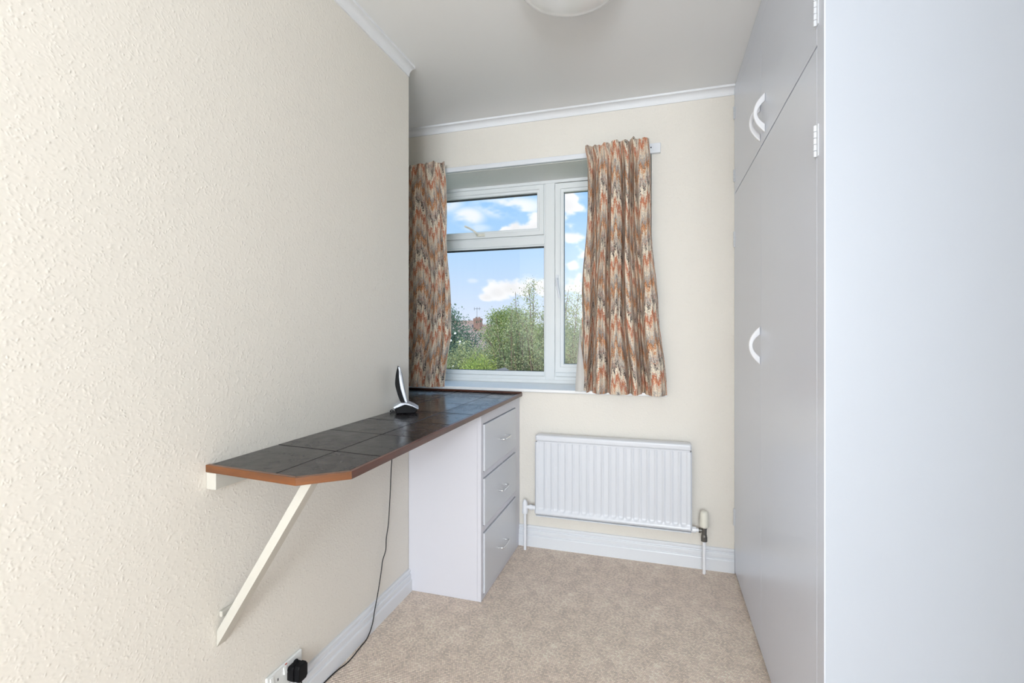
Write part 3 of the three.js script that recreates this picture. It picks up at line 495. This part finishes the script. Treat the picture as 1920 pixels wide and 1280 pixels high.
part('keypad', prof([[-0.018, 0.172], [-0.0125, 0.15], [-0.0055, 0.11], [-0.001, 0.085], [-0.0035, 0.085], [-0.009, 0.11], [-0.016, 0.15], [-0.021, 0.172]], 0.032, 0.0008), std({ color: C(120, 124, 132), roughness: 0.5 }), hand, 'grey keypad');

// ---------------------------------------------------------------- socket, plug and cable
const sock = thing('power_socket', 'white double wall socket with switches above the left skirting', 'socket');
part('plate', box(LX + 0.0005, LX + 0.0095, 0.1035, 0.1765, -1.298, -1.152, 0.003), M.socket, sock);
for (const z of [-1.222, -1.168]) { part('switch', clean(new THREE.BoxGeometry(0.006, 0.023, 0.011).rotateZ(0.10).translate(LX + 0.0105, 0.158, z)), M.socket, sock, 'white rocker switch'); }
part('switch_mark', box(LX + 0.0090, LX + 0.0102, 0.1715, 0.1745, -1.231, -1.223), M.red, sock, 'small red mark');
for (const [y0, y1, z0, z1] of [[0.143, 0.151, -1.196, -1.192], [0.119, 0.123, -1.211, -1.204], [0.119, 0.123, -1.184, -1.177]]) part('pin_hole', box(LX + 0.009, LX + 0.0099, y0, y1, z0, z1), M.gasket, sock);
const plug = thing('power_adapter', 'black plug in the wall socket with a thin cable rising to the desk', 'plug');
part('plug_body', [clean(poly([[-0.024, -0.016], [-0.014, -0.026], [0.016, -0.026], [0.025, -0.014], [0.025, 0.012], [0.016, 0.024], [-0.018, 0.024], [-0.024, 0.016]], 0.022, 0.003).rotateY(Math.PI / 2).translate(LX + 0.0097, 0.136, -1.254)), clean(poly([[-0.020, -0.020], [-0.012, -0.026], [0.014, -0.026], [0.021, -0.018], [0.021, 0.018], [0.015, 0.026], [-0.015, 0.026], [-0.020, 0.018]], 0.020, 0.004).rotateY(Math.PI / 2).translate(LX + 0.030, 0.1355, -1.256))], M.black, plug);
part('plug_loop', tube([[LX + 0.022, 0.158, -1.247], [LX + 0.023, 0.171, -1.249], [LX + 0.027, 0.173, -1.254], [LX + 0.030, 0.159, -1.258]], 0.0026, 20, 8), M.black, plug);
part('cable', tube([[-1.079, DB - 0.001, -1.836], [-1.0795, 0.81, -1.836], [-1.081, 0.78, -1.835], [-1.095, 0.655, -1.832], [-1.1, 0.50, -1.826], [-1.1, 0.38, -1.811], [-1.1, 0.33, -1.796], [-1.099, 0.285, -1.79], [-1.1, 0.25, -1.768], [-1.098, 0.219, -1.756], [-1.094, 0.142, -1.724], [-1.093, 0.08, -1.697], [-1.0915, 0.035, -1.678], [-1.089, 0.006, -1.640], [-1.085, 0.003, -1.585], [-1.079, 0.003, -1.50], [-1.089, 0.003, -1.455], [-1.093, 0.003, -1.38], [-1.086, 0.004, -1.31], [-1.078, 0.012, -1.272], [-1.078, 0.05, -1.264], [-1.078, 0.09, -1.264], [-1.082, 0.113, -1.264]], 0.0021, 300, 8), M.cable, plug, 'thin black cable');

// ---------------------------------------------------------------- outdoors: garden, trees, houses
const GY = -3.2;
M.lawn = std({ map: (() => { const a = periodicNoise(512, 20, 61), b = periodicNoise(512, 128, 62); return dataTex(512, 512, (x, y) => { const t = 0.6 + 0.5 * a[y * 512 + x] + 0.3 * b[y * 512 + x]; return [86 * t, 112 * t, 56 * t]; }, true, 3); })(), roughness: 1 });
struct('ground', box(-90, 60, GY - 0.3, GY, -110, OUT - 0.3), M.lawn);
const leafShape = (() => { const g = new THREE.BufferGeometry(); g.setAttribute('position', new THREE.Float32BufferAttribute([0, 0, 0, 0.3, 0.45, 0.07, 0, 0.5, 0, -0.3, 0.45, 0.07, 0, 1, -0.06], 3)); g.setIndex([0, 1, 2, 0, 2, 3, 1, 4, 2, 2, 4, 3]); g.computeVertexNormals(); return g; })();
const leafMat = (c) => phys({ color: c, roughness: 0.75, transmission: 0.42, thickness: 0, side: THREE.DoubleSide });
M.bark = std({ color: C(124, 112, 96), roughness: 0.95 });
function foliage(parent, spots, size, color, seed) {           // spots: [x, y, z]; leaves past counting
  const r = rng(seed), m = new THREE.InstancedMesh(leafShape, leafMat(color), spots.length), q = new THREE.Quaternion(), e = new THREE.Euler(), mat = new THREE.Matrix4(), col = new THREE.Color();
  spots.forEach((p, i) => { e.set((r() - 0.5) * 2.6, r() * 6.283, (r() - 0.5) * 2.2); q.setFromEuler(e); const s = size * (0.6 + 0.8 * r()); mat.compose(new THREE.Vector3(...p), q, new THREE.Vector3(s, s, s)); m.setMatrixAt(i, mat); const k = 0.72 + 0.5 * r(); col.setRGB(k * (0.92 + 0.2 * r()), k, k * (0.85 + 0.25 * r())); m.setColorAt(i, col); });
  m.name = numbered('foliage'); m.userData.kind = 'stuff'; m.castShadow = m.receiveShadow = true; parent.add(m); return m;
}
function limb(list, a, b, r0, r1) { list.push(cyl(r0, r1, a, b, 7)); }
function bushyTree(name, label, cat, x, z, crowns, n, leaf, color, seed, trunkR = 0.16) {   // crowns: [dx, y, dz, rx, ry]
  const t = thing(name, label, cat), r = rng(seed), wood = [], spots = [];
  limb(wood, [x, GY - 0.05, z], [x, crowns[0][1], z], trunkR, trunkR * 0.5);
  const vol = crowns.reduce((s, c) => s + c[3] * c[3] * c[4], 0);
  for (const [dx, y, dz, rx, ry] of crowns) {
    limb(wood, [x, Math.min(y - ry, crowns[0][1]) - 0.4, z], [x + dx, y, z + dz], trunkR * 0.4, trunkR * 0.1);
    const k = Math.round(n * rx * rx * ry / vol), clumps = []; for (let i = 0; i < 46; i++) { let a, b, c; do { a = r() * 2 - 1; b = r() * 2 - 1; c = r() * 2 - 1; } while (a * a + b * b + c * c > 1); const L = Math.hypot(a, b, c), s = (0.55 + 0.45 * r()) / Math.max(L, 0.3); clumps.push([a * s, b * s, c * s]); }
    for (let i = 0; i < k; i++) { const c = clumps[Math.floor(r() * clumps.length)], g = () => (r() + r() + r() - 1.5) * 0.34; spots.push([x + dx + (c[0] + g()) * rx, y + (c[1] + g()) * ry, z + dz + (c[2] + g()) * rx]); }
  }
  part('trunk', wood, M.bark, t); foliage(t, spots, leaf, color, seed + 1); return t;
}
function airyTree(label, x, z, base, spread, tops, leaf, color, seed) {                      // upright shoots with leaves along them
  const t = thing('tree', label, 'tree'), r = rng(seed), wood = [], spots = [];
  limb(wood, [x, GY - 0.05, z], [x, base, z], 0.14, 0.09);
  for (const [dx, y, dz, lean] of tops) {
    const p0 = [x + dx * 0.25, base - 0.2 + r() * 0.4, z + dz * 0.25]; limb(wood, [x, base - 0.6, z], p0, 0.06, 0.035);
    const p1 = [x + dx * 0.8, base + (y - base) * 0.5, z + dz * 0.8]; limb(wood, p0, p1, 0.032, 0.018);
    const p2 = [x + dx + lean, y, z + dz]; limb(wood, p1, p2, 0.016, 0.004);
    for (let s = 0; s < 9; s++) {
      const f = 0.05 + 0.95 * r(), q = f < 0.5 ? p0.map((v, i) => lerp(v, p1[i], f * 2)) : p1.map((v, i) => lerp(v, p2[i], f * 2 - 1)), a = r() * 6.283, L = (1.15 - f) * spread * (0.5 + 0.7 * r()), e = [q[0] + Math.cos(a) * L, q[1] + L * (0.5 - 0.5 * r()) + 0.1, q[2] + Math.sin(a) * L];
      limb(wood, q, e, 0.008, 0.003);
      const k = 44 + Math.floor(L * 300); for (let i = 0; i < k; i++) { const w = r(), gg = () => (r() + r() - 1) * 0.2; spots.push([lerp(q[0], e[0], w) + gg(), lerp(q[1], e[1], w) + gg(), lerp(q[2], e[2], w) + gg()]); }
    }
    for (let i = 0; i < 190; i++) { const f = r(), gg = () => (r() - 0.5) * 0.13; spots.push([lerp(p1[0], p2[0], f) + gg(), lerp(p1[1], p2[1], f) + gg(), lerp(p1[2], p2[2], f) + gg()]); }
  }
  part('branches', wood, M.bark, t); foliage(t, spots, leaf, color, seed + 1); return t;
}
const dirX = { };                                             // places are given as distance north of the house (z) and metres across (x)
{ const r = rng(500), tops = [];
  const crown = [[-0.1, 2.3], [-0.55, 1.75], [0.15, 2.05], [0.55, 1.85], [0.95, 1.9], [1.3, 1.95], [-0.75, 1.5], [-0.3, 2.0], [0.05, 1.8], [0.3, 2.25], [-0.15, 1.6], [0.75, 2.0], [1.7, 1.75], [0.35, 1.5], [-0.3, 1.3], [1.1, 1.35]];
  for (const [dx, y] of crown) tops.push([dx, y, (r() - 0.5) * 1.4, (r() - 0.5) * 0.15]);
  for (let k = 0; k < 46; k++) { const dx = -0.85 + 3.2 * r(); tops.push([dx, 0.45 + 1.15 * r() - (dx < -0.4 ? 0.35 : 0), (r() - 0.5) * 2.2, (r() - 0.5) * 0.3]); }
  airyTree('tall airy green tree with loose upright shoots behind the window mullion', -2.35, -9.2, -0.7, 0.62, tops, 0.032, C(176, 186, 140), 510);
}
bushyTree('tree', 'rounded bright green tree standing far behind the airy tree', 'tree', -6.55, -22, [[0, 1.15, 0, 1.25, 1.15], [0.9, 0.2, 0.2, 1.4, 1.2], [-0.3, 0.0, 0, 1.3, 1.0]], 52000, 0.075, C(158, 176, 104), 520);
bushyTree('tree', 'dark bluish-green tree with white blossom at the left of the view', 'tree', -4.98, -11, [[0, 0.75, 0, 0.85, 0.95], [-0.75, 1.3, 0.1, 0.8, 0.85], [0.25, -0.1, 0.1, 0.8, 0.8], [-0.6, 0.0, -0.2, 1.0, 1.0]], 62000, 0.05, C(104, 134, 112), 530);
{ const t = scene.children[scene.children.length - 1], r = rng(536), s = []; for (let k = 0; k < 34; k++) { const a = r() * 6.283, q = Math.sqrt(r()); s.push(lathe([[0, 0.02], [0.022, 0.013], [0.032, 0], [0, -0.008]], [-4.68 + Math.cos(a) * q * 0.6, 0.6 + (r() - 0.5) * 1.6, -10.12 + 0.15 * r()], [0.2, 0.4, 1], 8)); } const b = part('blossom', s, std({ color: C(245, 245, 235), roughness: 0.9 }), t, 'flat white flower heads'); b.userData.kind = 'stuff'; }
bushyTree('shrub', 'bright yellow-green shrub low beside the dark tree', 'shrub', -3.05, -8.0, [[0, 0.3, 0, 0.32, 0.55], [-0.18, 0.1, 0.1, 0.3, 0.5]], 16000, 0.034, C(176, 194, 104), 540, 0.06);
bushyTree('shrub', 'pale feathery shrub in front of the far house', 'shrub', -3.75, -9.0, [[0, 0.45, 0, 0.42, 0.55], [0.4, 0.3, 0.1, 0.5, 0.5]], 16000, 0.034, C(176, 186, 138), 550, 0.06);
bushyTree('shrub', 'mid-green shrub filling the foot of the airy tree', 'shrub', -2.6, -11.9, [[0, 0.25, 0, 1.2, 0.7], [1.2, 0.45, 0.1, 1.1, 0.8], [-0.9, 0.2, 0.2, 0.6, 0.5]], 52000, 0.038, C(144, 162, 118), 560, 0.08);
bushyTree('tree', 'broad green tree beyond the right-hand window light', 'tree', -0.9, -15, [[0, 0.6, 0, 1.5, 1.4], [1.6, 0.3, 0, 1.6, 1.5], [-0.9, 0.2, 0, 1.2, 1.2]], 24000, 0.075, C(150, 168, 116), 570);
bushyTree('tree', 'distant hedge-like tree along the horizon right of the houses', 'tree', -7.0, -36, [[0, 0.3, 0, 2.6, 1.7], [3.6, 0.3, 1, 2.8, 1.6], [7, 0.2, 0, 3, 1.6], [-2.4, -0.3, 0.5, 2, 1.2]], 20000, 0.18, C(140, 158, 110), 580);

M.brick = std({ color: C(150, 120, 110), roughness: 0.95 });
M.render = std({ color: C(232, 226, 214), roughness: 0.9 });
M.roof = [C(176, 150, 140), C(182, 162, 156)].map((c) => std({ color: c, roughness: 0.95, bumpMap: plaster, bumpScale: 0.03 }));
M.white = std({ color: C(245, 245, 245), roughness: 0.5 });
M.pane = phys({ color: C(60, 70, 80), roughness: 0.08 });
function house(label, x0, x1, zf, zb, eave, ridge, roofM, chimneys, wins) {
  const o = thing('house', label, 'house'), zm = (zf + zb) / 2;
  part('wall', clean(poly([[-zf, GY - 0.02], [-zb, GY - 0.02], [-zb, eave], [-zm, ridge - 0.15], [-zf, eave]], x1 - x0).rotateY(Math.PI / 2).translate(x0, 0, 0)), M.render, o);
  const n = 14, sl = [];
  for (const [za, s] of [[zf + 0.4, 1], [zb - 0.4, -1]]) for (let k = 0; k < n; k++) {
    const ea = eave - 0.22, t0 = k / n, t1 = (k + 1.12) / n, A = [lerp(za, zm, t0), lerp(ea, ridge, t0) + 0.05], B = [lerp(za, zm, Math.min(1, t1)), lerp(ea, ridge, Math.min(1, t1))];
    sl.push(clean(poly([[-A[0], A[1]], [-B[0], B[1]], [-B[0], B[1] + 0.06], [-A[0], A[1] + 0.06]], x1 - x0 + 0.5).rotateY(Math.PI / 2).translate(x0 - 0.25, 0, 0)));
  }
  sl.push(cyl(0.14, 0.14, [x0 - 0.25, ridge + 0.02, zm], [x1 + 0.25, ridge + 0.02, zm], 10));
  part('roof', sl, roofM, o);
  part('gutter', box(x0 - 0.2, x1 + 0.2, eave - 0.34, eave - 0.2, zf + 0.36, zf + 0.5), M.white, o);
  for (const [cx, w, top, cz] of chimneys) {
    const c = part('chimney', [box(cx - w / 2, cx + w / 2, ridge - 1.4, top, cz - 0.35, cz + 0.35), box(cx - w / 2 - 0.025, cx + w / 2 + 0.025, top - 0.2, top - 0.08, cz - 0.375, cz + 0.375)], M.brick, o);
    for (let k = -1; k <= 1; k += 2) part('chimney_pot', lathe([[0.08, 0], [0.11, 0.02], [0.09, 0.10], [0.10, 0.13], [0.07, 0.13], [0.07, 0]], [cx + k * w * 0.22, top, cz], [0, 1, 0], 12), M.roof[0], c);
    part('aerial', [cyl(0.016, 0.014, [cx + 0.05, top - 0.6, cz + 0.38], [cx + 0.05, top + 0.95, cz + 0.38], 6), cyl(0.015, 0.015, [cx - 0.25, top + 0.85, cz + 0.38], [cx + 0.4, top + 0.85, cz + 0.38], 5), ...[-0.2, 0.05, 0.3].map((d) => cyl(0.012, 0.012, [cx + d, top + 0.7, cz + 0.38], [cx + d, top + 1.0, cz + 0.38], 5))], M.nickel, c);
  }
  for (const [wx, wy, ww, wh] of wins) { const f = part('window', ring(wx - ww / 2, wx + ww / 2, wy - wh / 2, wy + wh / 2, 0.09, zf - 0.02, zf + 0.06, 0.01), M.white, o); part('pane', box(wx - ww / 2 + 0.08, wx + ww / 2 - 0.08, wy - wh / 2 + 0.08, wy + wh / 2 - 0.08, zf - 0.01, zf + 0.02), M.pane, f); }
}
house('far house with pinkish tiled roof and brick chimney between the trees', -18.6, -11.0, -38, -45, -0.35, 1.85, M.roof[1], [[-15.65, 0.6, 2.55, -41]], [[-15.9, -0.9, 1.3, 0.8], [-13.9, -0.9, 1.3, 0.8], [-17.6, -0.9, 1.0, 0.8]]);
house('second far house with reddish roof left behind the first', -27.5, -20.8, -52, -58, 0.5, 2.6, M.roof[0], [[-24.5, 0.6, 3.4, -55]], [[-24, -0.2, 1.3, 0.9], [-22.2, -0.2, 1.3, 0.9]]);
{ const o = thing('shed', 'small shed with a grey pitched roof just showing above the window sill', 'shed');
  part('wall', box(-3.2, -1.45, GY - 0.02, 0.02, -7.2, -6.3), M.render, o);
  part('roof', clean(poly([[-3.4, -0.02], [-1.25, -0.02], [-1.25, 0.03], [-2.325, 0.655], [-3.4, 0.03]], 1.1).translate(0, 0, -7.3)), std({ color: C(128, 124, 124), roughness: 0.9 }), o);
}

renderer.render(scene, camera);
